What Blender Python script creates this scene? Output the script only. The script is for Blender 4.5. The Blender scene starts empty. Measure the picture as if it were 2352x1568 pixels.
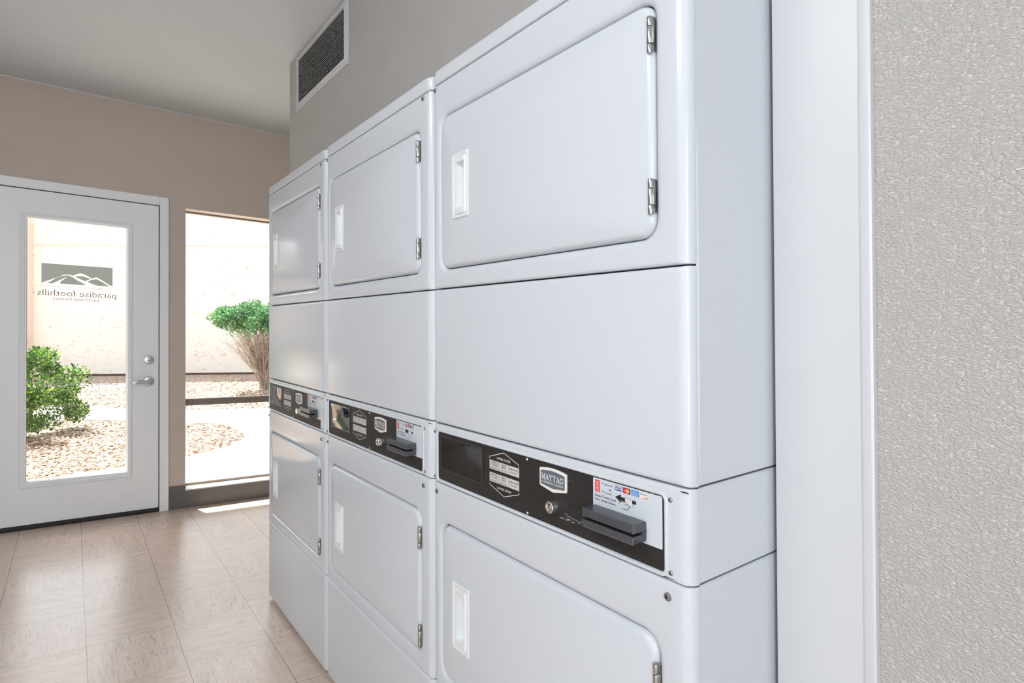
import bpy, math, random
from mathutils import Vector, Matrix
import numpy as np
S = bpy.context.scene
COL = S.collection
R = math.radians

# ------------------------------------------------------------------ camera
CX, CY, CZ, YAW, PITCH, ROLL, FPX, PY = -0.6442, -0.4686, 1.1113, 36.8916, 0.5921, -0.2622, 1347.06, 728.92
def make_camera():
    ya, pi, ro = R(YAW), R(PITCH), R(ROLL)
    F = Vector((math.sin(ya)*math.cos(pi), math.cos(ya)*math.cos(pi), math.sin(pi)))
    Rt = Vector((math.cos(ya), -math.sin(ya), 0)); U = Rt.cross(F)
    R2 = Rt*math.cos(ro) + U*math.sin(ro); U2 = -Rt*math.sin(ro) + U*math.cos(ro)
    cd = bpy.data.cameras.new('camera'); co = bpy.data.objects.new('camera', cd); COL.objects.link(co)
    m = Matrix((R2, U2, -F)).transposed().to_4x4(); m.translation = Vector((CX, CY, CZ)); co.matrix_world = m
    cd.sensor_fit = 'HORIZONTAL'; cd.sensor_width = 36.0; cd.lens = FPX/2352*36.0
    cd.shift_y = (PY-784)/2352.0          # principal point above the frame centre
    cd.clip_start = 0.02; cd.clip_end = 200
    S.camera = co
make_camera()

# ------------------------------------------------------------------ world, sun, daylight
S.view_settings.view_transform = 'Standard'
try: S.view_settings.look = 'None'
except Exception: pass
S.view_settings.gamma = 1.0
S.view_settings.use_curve_mapping = False
S.view_settings.exposure = 0.0
cy = S.cycles
cy.max_bounces = 6; cy.diffuse_bounces = 4; cy.glossy_bounces = 3; cy.transmission_bounces = 3; cy.transparent_max_bounces = 8
cy.use_adaptive_sampling = True; cy.adaptive_threshold = .04; cy.sample_clamp_indirect = 6.0; cy.caustics_reflective = False; cy.caustics_refractive = False
SKY, SUN, BACK, SIDE, FILL = 0.60, 19.0, 54.0, 11.5, 23.5
w = bpy.data.worlds.new('sky'); S.world = w; w.use_nodes = True
wn = w.node_tree; wn.nodes.clear()
wo = wn.nodes.new('ShaderNodeOutputWorld'); wb = wn.nodes.new('ShaderNodeBackground'); ws = wn.nodes.new('ShaderNodeTexSky')
ws.sky_type = 'NISHITA'; ws.sun_disc = False; ws.sun_elevation = R(55.5); ws.sun_rotation = R(-14.5); ws.air_density = 1.0; ws.dust_density = 2.0
wb.inputs[1].default_value = SKY
hs = wn.nodes.new('ShaderNodeHueSaturation'); hs.inputs['Saturation'].default_value = .35; wn.links.new(ws.outputs[0], hs.inputs['Color']); wn.links.new(hs.outputs[0], wb.inputs[0]); wn.links.new(wb.outputs[0], wo.inputs[0])
sl = bpy.data.lights.new('sun', 'SUN'); sl.energy = SUN; sl.angle = R(0.6); sl.color = (1, .955, .88)
so = bpy.data.objects.new('sun', sl); COL.objects.link(so)
so.rotation_euler = Vector((0.25, -1.0, -1.5)).to_track_quat('-Z', 'Y').to_euler()
so.location = (0, 12, 12)
def area(name, loc, d, sx, sy, e, col):
    l = bpy.data.lights.new(name, 'AREA'); l.shape = 'RECTANGLE'; l.size = sx; l.size_y = sy; l.energy = e; l.color = col
    o = bpy.data.objects.new(name, l); COL.objects.link(o); o.location = loc
    o.rotation_euler = Vector(d).to_track_quat('-Z', 'Z').to_euler(); return o
# area lights added for unseen daylight openings; the ceiling fill comes with the room
area('rear_daylight_fill', (-1.72, -2.52, 1.25), (0, 1, 0), .95, 2.0, BACK, (.84, .91, 1.0))
area('side_daylight_fill', (-2.12, -1.3, 1.15), (1, 0.0, 0), 1.5, 1.3, SIDE, (.84, .91, 1.0))

# ------------------------------------------------------------------ materials
def nt(name):
    m = bpy.data.materials.new(name); m.use_nodes = True; t = m.node_tree; t.nodes.clear()
    o = t.nodes.new('ShaderNodeOutputMaterial'); b = t.nodes.new('ShaderNodeBsdfPrincipled'); t.links.new(b.outputs[0], o.inputs[0])
    return m, t, b, o
def N(t, k, **kw):
    n = t.nodes.new(k)
    for a, v in kw.items(): setattr(n, a, v)
    return n
def mth(t, op, a, b=None, c=None):
    n = N(t, 'ShaderNodeMath', operation=op)
    for i, v in enumerate((a, b, c)):
        if v is None: continue
        if isinstance(v, (int, float)): n.inputs[i].default_value = v
        else: t.links.new(v, n.inputs[i])
    return n.outputs[0]
def ramp(t, fac, stops):
    n = N(t, 'ShaderNodeValToRGB'); el = n.color_ramp.elements
    while len(el) < len(stops): el.new(0.5)
    for e, (p, c) in zip(el, stops): e.position = p; e.color = c if len(c) == 4 else (*c, 1)
    t.links.new(fac, n.inputs[0]); return n.outputs[0]
def mixc(t, f, a, b):
    n = N(t, 'ShaderNodeMix', data_type='RGBA')
    for i, v in ((0, f), (6, a), (7, b)):
        if isinstance(v, (int, float)): n.inputs[i].default_value = v
        elif isinstance(v, tuple): n.inputs[i].default_value = (*v, 1) if len(v) == 3 else v
        else: t.links.new(v, n.inputs[i])
    return n.outputs[2]
def coords(t, scale=(1, 1, 1)):
    c = N(t, 'ShaderNodeTexCoord'); m = N(t, 'ShaderNodeMapping'); m.inputs['Scale'].default_value = scale
    t.links.new(c.outputs['Object'], m.inputs[0]); return m.outputs[0]
def noise(t, vec, scale, detail=2, rough=.5):
    n = N(t, 'ShaderNodeTexNoise'); n.inputs['Scale'].default_value = scale; n.inputs['Detail'].default_value = detail; n.inputs['Roughness'].default_value = rough
    t.links.new(vec, n.inputs['Vector']); return n.outputs['Fac']
def bump(t, b, h, strength, dist):
    n = N(t, 'ShaderNodeBump'); n.inputs['Strength'].default_value = strength; n.inputs['Distance'].default_value = dist
    t.links.new(h, n.inputs['Height']); t.links.new(n.outputs[0], b.inputs['Normal'])
def plain(name, col, rough=.5, metal=0, spec=.5, var=.03, sc=8, coat=0, bmp=None, scale=(1, 1, 1)):
    m, t, b, o = nt(name); v = coords(t, scale); n = noise(t, v, sc, 3)
    c0 = tuple(max(0, c*(1-var)) for c in col); c1 = tuple(min(1, c*(1+var)) for c in col)
    t.links.new(ramp(t, n, [(.3, c0), (.7, c1)]), b.inputs['Base Color'])
    b.inputs['Roughness'].default_value = rough; b.inputs['Metallic'].default_value = metal
    b.inputs['Specular IOR Level'].default_value = spec; b.inputs['Coat Weight'].default_value = coat
    b.inputs['Coat Roughness'].default_value = .05
    if bmp: bump(t, b, noise(t, v, bmp[0], 3, .55), bmp[1], bmp[2])
    return m
MAT = {}
MAT['enamel'] = plain('white_enamel', (.605, .635, .67), .17, var=.008, sc=2, spec=.35)
MAT['plastic_white'] = plain('white_plastic', (.75, .77, .77), .28, var=.01)
MAT['chrome'] = plain('brushed_steel', (.50, .51, .50), .24, metal=1, var=.05, sc=40)
MAT['bright'] = plain('polished_steel', (.78, .77, .75), .16, metal=1, var=.03, sc=40)
MAT['screw'] = plain('zinc_screw', (.34, .34, .34), .32, metal=1, var=.05, sc=60)
MAT['dark'] = plain('dark_gap', (.015, .015, .015), .8)
MAT['face'] = plain('charcoal_faceplate', (.026, .024, .023), .5, var=.15, sc=180, spec=.3)
MAT['display'] = plain('black_display', (.006, .006, .007), .06, var=.05, spec=.7)
MAT['display_rim'] = plain('display_rim', (.05, .047, .045), .3)
MAT['print_white'] = plain('white_print', (.80, .79, .76), .5)
MAT['print_grey'] = plain('grey_print', (.62, .60, .58), .5)
MAT['print_black'] = plain('black_print', (.03, .03, .03), .5)
MAT['badge_cream'] = plain('badge_cream', (.80, .76, .70), .35)
MAT['badge_blue'] = plain('badge_slate', (.12, .145, .18), .3)
MAT['sticker'] = plain('sticker_white', (.62, .66, .71), .35, var=.01)
MAT['red'] = plain('red_print', (.75, .03, .03), .45)
MAT['orange'] = plain('orange_print', (.85, .35, .05), .45)
MAT['navy'] = plain('navy_print', (.02, .06, .30), .45)
MAT['sky_print'] = plain('sky_blue_print', (.04, .30, .66), .45)
MAT['maroon'] = plain('maroon_print', (.20, .02, .12), .45)
MAT['green'] = plain('green_led', (.12, .45, .16), .35)
MAT['reader'] = plain('reader_plastic', (.060, .062, .070), .27, var=.06, sc=30, spec=.6)
MAT['scratch'] = plain('scratch', (.55, .55, .55), .5)
MAT['trim'] = plain('white_trim_paint', (.61, .62, .63), .33, var=.01, sc=3, bmp=(30, .08, .002))
MAT['door_paint'] = plain('white_door_paint', (.88, .895, .91), .42, var=.01, sc=3, bmp=(60, .08, .001))
MAT['dull_silver'] = plain('satin_nickel', (.62, .62, .62), .30, metal=1, var=.03)
MAT['rubber'] = plain('black_rubber', (.018, .017, .017), .55, var=.3, sc=50)
MAT['baseboard'] = plain('grey_vinyl_base', (.125, .118, .115), .45, var=.05, sc=20)
MAT['bronze'] = plain('bronze_frame', (.23, .19, .165), .45, metal=.3, var=.05)
MAT['sill'] = plain('sill_paint', (.74, .68, .63), .45, var=.02)
MAT['grille'] = plain('white_grille', (.62, .62, .63), .4)
MAT['duct'] = plain('duct_dark', (.02, .02, .022), .8)
MAT['concrete'] = plain('pale_concrete', (.60, .585, .55), .8, var=.05, sc=3, bmp=(60, .3, .003))
MAT['joint'] = plain('joint_dark', (.22, .19, .16), .9)
MAT['plinth'] = plain('plinth_brown', (.13, .07, .045), .9, var=.2, sc=20)
MAT['eave'] = plain('eave_paint', (.5, .43, .37), .8)
MAT['stem'] = plain('shrub_wood', (.40, .32, .27), .8, var=.25, sc=25)
MAT['closet'] = plain('closet_grey', (.3, .3, .3), .8)

def wall_mat(name, col, s, strength, dist, stretch=(1, 1, 1.9)):
    m, t, b, o = nt(name); v = coords(t, stretch)
    n0 = noise(t, v, 3, 2)
    t.links.new(ramp(t, n0, [(.3, tuple(c*.985 for c in col)), (.7, tuple(c*1.015 for c in col))]), b.inputs['Base Color'])
    b.inputs['Roughness'].default_value = .7; b.inputs['Specular IOR Level'].default_value = .25
    h = mth(t, 'ADD', ramp(t, noise(t, v, s, 4, .6), [(.40, (0, 0, 0)), (.62, (1, 1, 1))]), mth(t, 'MULTIPLY', noise(t, v, s*.35, 2), .9))
    bump(t, b, h, strength, dist); return m
MAT['wall'] = wall_mat('beige_wall_paint', (.60, .575, .545), 180, .75, .0029)
MAT['wall_end'] = wall_mat('warm_beige_wall_paint', (.57, .49, .42), 110, .15, .0012)
MAT['ceiling'] = wall_mat('ceiling_paint', (.69, .71, .735), 90, .12, .0012, (1, 1, 1))

def floor_mat():
    m, t, b, o = nt('vinyl_floor_tile'); c = N(t, 'ShaderNodeTexCoord'); s = N(t, 'ShaderNodeSeparateXYZ'); t.links.new(c.outputs['Object'], s.inputs[0])
    x, y = s.outputs[0], s.outputs[1]
    u = mth(t, 'DIVIDE', mth(t, 'ADD', x, .602+2.6), .26); v = mth(t, 'DIVIDE', mth(t, 'SUBTRACT', y, 1.70-6.08), .304)
    fu, fv = mth(t, 'FLOOR', u), mth(t, 'FLOOR', v)
    par = mth(t, 'GREATER_THAN', mth(t, 'FRACT', mth(t, 'MULTIPLY', mth(t, 'ADD', fu, fv), .5)), .25)
    tid = mth(t, 'ADD', mth(t, 'MULTIPLY', fu, 7.31), mth(t, 'MULTIPLY', fv, 3.77))
    def mixv(a, b_): return mth(t, 'ADD', mth(t, 'MULTIPLY', b_, par), mth(t, 'MULTIPLY', a, mth(t, 'SUBTRACT', 1.0, par)))
    across, along = mixv(x, y), mixv(y, x)
    def streak(sa, sl_, det):
        cv = N(t, 'ShaderNodeCombineXYZ'); t.links.new(mth(t, 'MULTIPLY', across, sa), cv.inputs[0]); t.links.new(mth(t, 'MULTIPLY', along, sl_), cv.inputs[1]); t.links.new(tid, cv.inputs[2])
        return noise(t, cv.outputs[0], 1.0, det, .55)
    s1 = ramp(t, streak(150, 11, 3), [(.50, (0, 0, 0)), (.72, (1, 1, 1))])
    s2 = ramp(t, streak(260, 26, 1), [(.62, (0, 0, 0)), (.72, (1, 1, 1))])
    s3 = streak(26, 3, 2)
    base = ramp(t, s3, [(.3, (.63, .50, .41)), (.7, (.71, .575, .48))])
    c1 = mixc(t, mth(t, 'MULTIPLY', s1, .42), base, (.34, .275, .24))
    c2 = mixc(t, mth(t, 'MULTIPLY', s2, .6), c1, (.24, .19, .17))
    eu = mth(t, 'MULTIPLY', mth(t, 'MINIMUM', mth(t, 'FRACT', u), mth(t, 'SUBTRACT', 1.0, mth(t, 'FRACT', u))), .26)
    ev = mth(t, 'MULTIPLY', mth(t, 'MINIMUM', mth(t, 'FRACT', v), mth(t, 'SUBTRACT', 1.0, mth(t, 'FRACT', v))), .304)
    g = mth(t, 'LESS_THAN', mth(t, 'MINIMUM', mth(t, 'MULTIPLY', eu, 1.0), mth(t, 'MULTIPLY', ev, 1.4)), .0011)
    t.links.new(mixc(t, mth(t, 'MULTIPLY', g, .75), c2, (.16, .12, .10)), b.inputs['Base Color'])
    b.inputs['Roughness'].default_value = .27; b.inputs['Specular IOR Level'].default_value = .4
    h = mth(t, 'ADD', mth(t, 'MULTIPLY', s1, -.25), noise(t, c.outputs['Object'], 9, 2)); bump(t, b, h, .10, .004)
    return m
MAT['floor'] = floor_mat()

def gravel_mat(name, k):
    m, t, b, o = nt(name); v = coords(t)
    vo = N(t, 'ShaderNodeTexVoronoi'); vo.inputs['Scale'].default_value = k; t.links.new(v, vo.inputs['Vector'])
    sp = N(t, 'ShaderNodeSeparateColor'); t.links.new(vo.outputs['Color'], sp.inputs[0])
    c = ramp(t, sp.outputs[0], [(0, (.20, .13, .09)), (.3, (.44, .32, .23)), (.62, (.60, .47, .37)), (1, (.72, .62, .52))])
    d = ramp(t, vo.outputs['Distance'], [(.35, (1, 1, 1)), (.75, (.35, .26, .2))])
    n = N(t, 'ShaderNodeMix', data_type='RGBA', blend_type='MULTIPLY'); n.inputs[0].default_value = 1; t.links.new(c, n.inputs[6]); t.links.new(d, n.inputs[7])
    t.links.new(n.outputs[2], b.inputs['Base Color']); b.inputs['Roughness'].default_value = .9
    bump(t, b, mth(t, 'SUBTRACT', 1.0, vo.outputs['Distance']), .8, .012); return m
MAT['gravel'] = gravel_mat('desert_gravel', 38)
def stone_mat():
    m, t, b, o = nt('gravel_stone'); g = N(t, 'ShaderNodeNewGeometry')
    t.links.new(ramp(t, g.outputs['Random Per Island'], [(0, (.08, .045, .03)), (.30, (.24, .14, .085)), (.55, (.50, .38, .28)), (1, (.72, .63, .53))]), b.inputs['Base Color'])
    b.inputs['Roughness'].default_value = .9; return m
MAT['stone'] = stone_mat()
def stucco_mat(name, col):
    m, t, b, o = nt(name); v = coords(t); v2 = N(t, 'ShaderNodeMapping'); v2.inputs['Rotation'].default_value = (.35, .35, 0); v2.inputs['Scale'].default_value = (1, 1, 2.6); t.links.new(v, v2.inputs[0]); v2 = v2.outputs[0]
    n1 = noise(t, v2, 2.4, 3, .5)
    line = mth(t, 'ABSOLUTE', mth(t, 'SUBTRACT', n1, .5))
    mask = ramp(t, noise(t, v, 4.5, 4, .65), [(.46, (0, 0, 0)), (.56, (1, 1, 1))])
    cr = mth(t, 'MULTIPLY', ramp(t, line, [(0, (1, 1, 1)), (.014, (0, 0, 0))]), mask)
    t.links.new(mixc(t, mth(t, 'MULTIPLY', cr, .6), col, (col[0]*.42, col[1]*.22, col[2]*.13)), b.inputs['Base Color'])
    b.inputs['Roughness'].default_value = .9
    bump(t, b, noise(t, v, 7, 5, .6), .5, .03); return m
MAT['stucco'] = stucco_mat('cream_stucco', (.84, .785, .71))
MAT['stucco_pink'] = stucco_mat('peach_stucco', (.78, .62, .53))
def leaf_mat(name, cols):
    m, t, b, o = nt(name); g = N(t, 'ShaderNodeNewGeometry')
    c = ramp(t, g.outputs['Random Per Island'], [(i/(len(cols)-1), q) for i, q in enumerate(cols)])
    t.links.new(c, b.inputs['Base Color']); b.inputs['Roughness'].default_value = .45
    tr = N(t, 'ShaderNodeBsdfTranslucent'); t.links.new(c, tr.inputs[0]); mx = N(t, 'ShaderNodeMixShader'); mx.inputs[0].default_value = .2
    t.links.new(b.outputs[0], mx.inputs[1]); t.links.new(tr.outputs[0], mx.inputs[2]); t.links.new(mx.outputs[0], o.inputs[0]); return m
MAT['leaf_bright'] = leaf_mat('bright_green_leaf', [(.008, .03, .008), (.03, .11, .010), (.10, .27, .02), (.36, .50, .06)])
MAT['leaf_cool'] = leaf_mat('blue_green_leaf', [(.02, .08, .03), (.07, .22, .08), (.15, .36, .15), (.30, .48, .22)])
def glass_mat():
    m, t, b, o = nt('window_glass'); t.nodes.remove(b)
    tr = N(t, 'ShaderNodeBsdfTransparent'); tr.inputs[0].default_value = (.97, .985, .975, 1)
    gl = N(t, 'ShaderNodeBsdfGlossy'); gl.inputs['Roughness'].default_value = .01
    fr = N(t, 'ShaderNodeFresnel'); g = N(t, 'ShaderNodeNewGeometry'); t.links.new(mth(t, 'ADD', mth(t, 'MULTIPLY', g.outputs['Backfacing'], 1/1.45-1.45), 1.45), fr.inputs[0]); mx = N(t, 'ShaderNodeMixShader')
    t.links.new(fr.outputs[0], mx.inputs[0]); t.links.new(tr.outputs[0], mx.inputs[1]); t.links.new(gl.outputs[0], mx.inputs[2]); t.links.new(mx.outputs[0], o.inputs[0]); return m
MAT['glass'] = glass_mat()
def vinyl_mat(name, col, tc):
    m, t, b, o = nt(name); v = coords(t); n = noise(t, v, 30)
    t.links.new(ramp(t, n, [(.3, tuple(c*.97 for c in col)), (.7, col)]), b.inputs['Base Color']); b.inputs['Roughness'].default_value = .6
    tr = N(t, 'ShaderNodeBsdfTranslucent'); tr.inputs[0].default_value = (*tc, 1); ad = N(t, 'ShaderNodeAddShader')
    t.links.new(b.outputs[0], ad.inputs[0]); t.links.new(tr.outputs[0], ad.inputs[1]); t.links.new(ad.outputs[0], o.inputs[0]); return m
MAT['vinyl_logo'] = vinyl_mat('sage_vinyl', (.60, .63, .57), (.012, .013, .011))
MAT['vinyl_text'] = vinyl_mat('grey_vinyl_lettering', (.30, .25, .215), (.004, .01, .01))
MAT['vinyl_pale'] = vinyl_mat('pale_vinyl_lettering', (.55, .53, .50), (.02, .02, .02))

# ------------------------------------------------------------------ mesh building
SLOPE = 0.0346          # the old floor, ceiling and end wall fall a little towards the machines
def shear(c): return (c[0], c[1], c[2]-SLOPE*c[0])
class MB:
    def __init__(s): s.v, s.f, s.m, s.sm = [], [], [], []
    def add(s, vs, fs, mat=0, smooth=False):
        o = len(s.v); s.v += [tuple(v) for v in vs]; s.f += [tuple(i+o for i in f) for f in fs]; s.m += [mat]*len(fs); s.sm += [smooth]*len(fs)
    def box(s, x0, x1, y0, y1, z0, z1, mat=0, bev=0):
        if bev:
            b = bev; P = []
            for sz in (0, 1):
                pass
            xs, ys, zs = (x0, x1), (y0, y1), (z0, z1); idx = {}; vs = []
            for i in (0, 1):
                for j in (0, 1):
                    for k in (0, 1):
                        X, Y, Z = xs[i], ys[j], zs[k]; dx, dy, dz = (b, -b)[i], (b, -b)[j], (b, -b)[k]
                        for a, p in (('x', (X, Y+dy, Z+dz)), ('y', (X+dx, Y, Z+dz)), ('z', (X+dx, Y+dy, Z))):
                            idx[(i, j, k, a)] = len(vs); vs.append(p)
            g = lambda i, j, k, a: idx[(i, j, k, a)]
            fs = []
            for i in (0, 1): fs.append([g(i, 0, 0, 'x'), g(i, 1, 0, 'x'), g(i, 1, 1, 'x'), g(i, 0, 1, 'x')])
            for j in (0, 1): fs.append([g(0, j, 0, 'y'), g(1, j, 0, 'y'), g(1, j, 1, 'y'), g(0, j, 1, 'y')])
            for k in (0, 1): fs.append([g(0, 0, k, 'z'), g(1, 0, k, 'z'), g(1, 1, k, 'z'), g(0, 1, k, 'z')])
            for i in (0, 1):
                for j in (0, 1): fs.append([g(i, j, 0, 'x'), g(i, j, 1, 'x'), g(i, j, 1, 'y'), g(i, j, 0, 'y')])
            for i in (0, 1):
                for k in (0, 1): fs.append([g(i, 0, k, 'x'), g(i, 1, k, 'x'), g(i, 1, k, 'z'), g(i, 0, k, 'z')])
            for j in (0, 1):
                for k in (0, 1): fs.append([g(0, j, k, 'y'), g(1, j, k, 'y'), g(1, j, k, 'z'), g(0, j, k, 'z')])
            for i in (0, 1):
                for j in (0, 1):
                    for k in (0, 1): fs.append([g(i, j, k, 'x'), g(i, j, k, 'y'), g(i, j, k, 'z')])
            s.add(vs, fs, mat)
        else:
            vs = [(x, y, z) for x in (x0, x1) for y in (y0, y1) for z in (z0, z1)]
            s.add(vs, [(0, 1, 3, 2), (4, 6, 7, 5), (0, 4, 5, 1), (2, 3, 7, 6), (0, 2, 6, 4), (1, 5, 7, 3)], mat)
        return s
    def rings(s, rr, mat=0, cap0=False, cap1=False, smooth=True):
        n = len(rr[0]); vs = [p for r in rr for p in r]; fs = []
        for k in range(len(rr)-1):
            for i in range(n): fs.append((k*n+i, k*n+(i+1) % n, (k+1)*n+(i+1) % n, (k+1)*n+i))
        s.add(vs, fs, mat, smooth)
        if cap0: s.add(rr[0], [tuple(range(n))], mat)
        if cap1: s.add(rr[-1], [tuple(range(n))], mat)
        return s
    def lathe(s, c, axis, prof, n=20, mat=0, cap=True):     # prof: (distance along axis, radius)
        A = Vector(axis).normalized(); u = A.orthogonal().normalized(); v = A.cross(u); c = Vector(c)
        rr = [[c + A*d + (u*math.cos(2*math.pi*i/n)+v*math.sin(2*math.pi*i/n))*max(r, 1e-5) for i in range(n)] for d, r in prof]
        return s.rings(rr, mat, cap, cap)
    def tube(s, pts, rad, n=6, mat=0):
        pts = [Vector(p) for p in pts]; rr = []
        for k, p in enumerate(pts):
            d = (pts[min(k+1, len(pts)-1)]-pts[max(k-1, 0)]).normalized(); u = d.orthogonal().normalized(); v = d.cross(u)
            r = rad[k] if isinstance(rad, (list, tuple)) else rad
            rr.append([p+(u*math.cos(2*math.pi*i/n)+v*math.sin(2*math.pi*i/n))*r for i in range(n)])
        return s.rings(rr, mat, True, True)
    def prism(s, pts, d, mat=0):                              # polygon pts (3D), extruded by vector d
        n = len(pts); d = Vector(d); a = [Vector(p) for p in pts]; b = [p+d for p in a]
        s.add(a+b, [tuple(range(n)), tuple(range(n, 2*n))]+[(i, (i+1) % n, n+(i+1) % n, n+i) for i in range(n)], mat); return s
    def build(s, name, mats, parent=None, off=(0, 0, 0), sh=False, recalc=True, xf=None):
        me = bpy.data.meshes.new(name)
        vs = s.v
        if xf: vs = [tuple(xf(v)) for v in vs]
        if sh: vs = [shear(v) for v in vs]
        vs = [(a-off[0], b-off[1], c-off[2]) for a, b, c in vs]
        me.from_pydata(vs, [], s.f)
        for q in ([mats] if isinstance(mats, str) else mats): me.materials.append(MAT[q])
        me.polygons.foreach_set('material_index', s.m); me.polygons.foreach_set('use_smooth', s.sm)
        if recalc:
            import bmesh
            bm = bmesh.new(); bm.from_mesh(me); bmesh.ops.remove_doubles(bm, verts=bm.verts, dist=1e-6)
            bmesh.ops.recalc_face_normals(bm, faces=bm.faces); bm.to_mesh(me); bm.free()
        try: me.set_sharp_from_angle(angle=R(29))
        except Exception: pass
        o = bpy.data.objects.new(name, me); COL.objects.link(o)
        if parent is not None: o.parent = parent
        return o
def tag(o, label=None, cat=None, group=None, kind=None):
    for k, v in (('label', label), ('category', cat), ('group', group), ('kind', kind)):
        if v: o[k] = v
    return o
def thing(name, label, cat, loc, group=None, kind=None):
    o = bpy.data.objects.new(name, None); COL.objects.link(o); o.location = loc; o.empty_display_size = .1
    return tag(o, label, cat, group, kind)
def rr(y0, y1, z0, z1, x, r, n=6):
    """rounded rectangle ring in a plane x = const"""
    r = max(min(r, (y1-y0)/2-1e-4, (z1-z0)/2-1e-4), 3e-4); P = []
    for cy, cz, a0 in ((y1-r, z1-r, 0), (y0+r, z1-r, 90), (y0+r, z0+r, 180), (y1-r, z0+r, 270)):
        for i in range(n+1):
            a = R(a0+90*i/n); P.append((x, cy+r*math.cos(a), cz+r*math.sin(a)))
    return P
def poly_y(pts, x): return [(x, a, b) for a, b in pts]

# text from the built-in font, as polygons ------------------------------------
_tc = {}
def glyphs(txt, thin=0):
    if txt in _tc: return _tc[txt]
    cu = bpy.data.curves.new('t', 'FONT'); cu.body = txt; cu.resolution_u = 3; cu.fill_mode = 'FRONT'; cu.offset = thin
    ob = bpy.data.objects.new('t', cu); COL.objects.link(ob)
    dg = bpy.context.evaluated_depsgraph_get(); me = bpy.data.meshes.new_from_object(ob.evaluated_get(dg))
    vs = [(v.co.x, v.co.y) for v in me.vertices]; fs = [tuple(p.vertices) for p in me.polygons]
    bpy.data.objects.remove(ob); bpy.data.curves.remove(cu); bpy.data.meshes.remove(me)
    x0 = min(v[0] for v in vs); x1 = max(v[0] for v in vs); vs = [((v[0]-x0)/(x1-x0), v[1]/.7) for v in vs]   # cap height about .7
    _tc[txt] = (vs, fs); return vs, fs
def text(mb, txt, frm, to, base, cap, place, mat=0, bold=0):
    """place(a, z) -> point; the text runs from coordinate frm to coordinate to"""
    vs, fs = glyphs(txt)
    for k in range(1 if not bold else 2):
        mb.add([place(frm+(to-frm)*a+k*bold, base+b*cap) for a, b in vs], fs, mat)

# ------------------------------------------------------------------ the room
WX = .2064      # plane of the machine-side wall
DY = 3.582      # plane of the end wall
XL, YB, H = -2.25, -2.65, 2.3952
m = MB(); m.box(XL-.1, 1.6, YB-.1, DY+.14, -.12, 0); tag(m.build('floor', 'floor', sh=True), 'beige streaked vinyl tile floor in a checkerboard lay', 'floor', kind='structure')
m = MB(); m.box(XL-.1, 1.6, YB-.1, DY+.14, H, H+.15); tag(m.build('ceiling', 'ceiling', sh=True), 'smooth off-white ceiling', 'ceiling', kind='structure')
DX0, DX1, DZ = -1.045, -.1795, 1.867       # outer edges of the door frame
WX0, WX1, WZ0, WZ1 = -.090, .66, .108, 1.820
m = MB(); y0, y1 = DY, DY+.14; zb, zt = -.1, H+.12
m.box(XL-.1, DX0+.03, y0, y1, zb, zt); m.box(DX0+.03, DX1-.03, y0, y1, DZ-.03, zt); m.box(DX1-.03, WX0, y0, y1, zb, zt)
m.box(WX0, WX1, y0, y1, WZ1, zt); m.box(WX0, WX1, y0, y1, zb, WZ0-.004); m.box(WX1, 1.6, y0, y1, zb, zt)
tag(m.build('wall_end', 'wall_end', sh=True), 'tan end wall holding the glazed door and tall window', 'wall', kind='structure')
m = MB(); T = .10
m.box(WX, WX+T, YB-.1, -.001-.02, -.12, H+.1)                                   # beside the machines, near side
m.box(WX, WX+T, -.021, 2.085, 1.74, H+.1)                                   # over the machines
m.box(WX, WX+T, 2.085, 2.469, -.12, H+.1)
m.box(WX+T, 1.5, 2.369, 2.469, -.12, H+.1)
tag(m.build('wall_right', 'wall'), 'textured grey-beige wall around and above the dryers', 'wall', kind='structure')
m = MB(); m.box(1.5, 1.6, 2.3, DY+.14, -.12, H+.1); tag(m.build('wall_recess', 'wall'), kind='structure')
m = MB(); m.box(XL-.1, XL, YB-.1, DY+.14, -.1, H+.2); tag(m.build('wall_left', 'wall'), kind='structure')
m = MB(); m.box(XL-.1, WX+T, YB-.1, YB, -.1, H+.2); tag(m.build('wall_back', 'wall'), kind='structure')
m = MB(); m.box(.80, .86, -.12, 2.19, -.1, 1.9); m.box(WX+T, .86, -.12, -.06, -.1, 1.9); m.box(WX+T, .86, 2.13, 2.19, -.1, 1.9); m.box(WX+T, .86, -.12, 2.19, 1.9, 1.96)
tag(m.build('wall_closet', 'closet'), kind='structure')
# glowing box added as fill light, out of frame to the left
lm = bpy.data.materials.new('fill_diffuser'); lm.use_nodes = True; lm.node_tree.nodes.clear()
_o = lm.node_tree.nodes.new('ShaderNodeOutputMaterial'); _e = lm.node_tree.nodes.new('ShaderNodeEmission'); _e.inputs[0].default_value = (.94, .97, 1, 1); _e.inputs[1].default_value = FILL
lm.node_tree.links.new(_e.outputs[0], _o.inputs[0]); MAT['fill_lamp'] = lm
fill_lamp = thing('ceiling_fill', 'glowing box added under the ceiling as unseen fill light', 'fill_lamp', (-1.75, .1, 2.4))
m = MB(); m.box(-1.90, -1.60, -.5, .7, 2.425, 2.452); m.build('fill_body', 'trim', fill_lamp, (-1.75, .1, 2.4))
m = MB(); m.box(-1.885, -1.615, -.48, .68, 2.35, 2.426); m.build('fill_diffuser', 'fill_lamp', fill_lamp, (-1.75, .1, 2.4))
# thin paint bead between ceiling and end wall
m = MB(); m.box(XL, 1.5, DY-.003, DY, H-.004, H); tag(m.build('trim_1', 'ceiling', sh=True), kind='structure')

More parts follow.
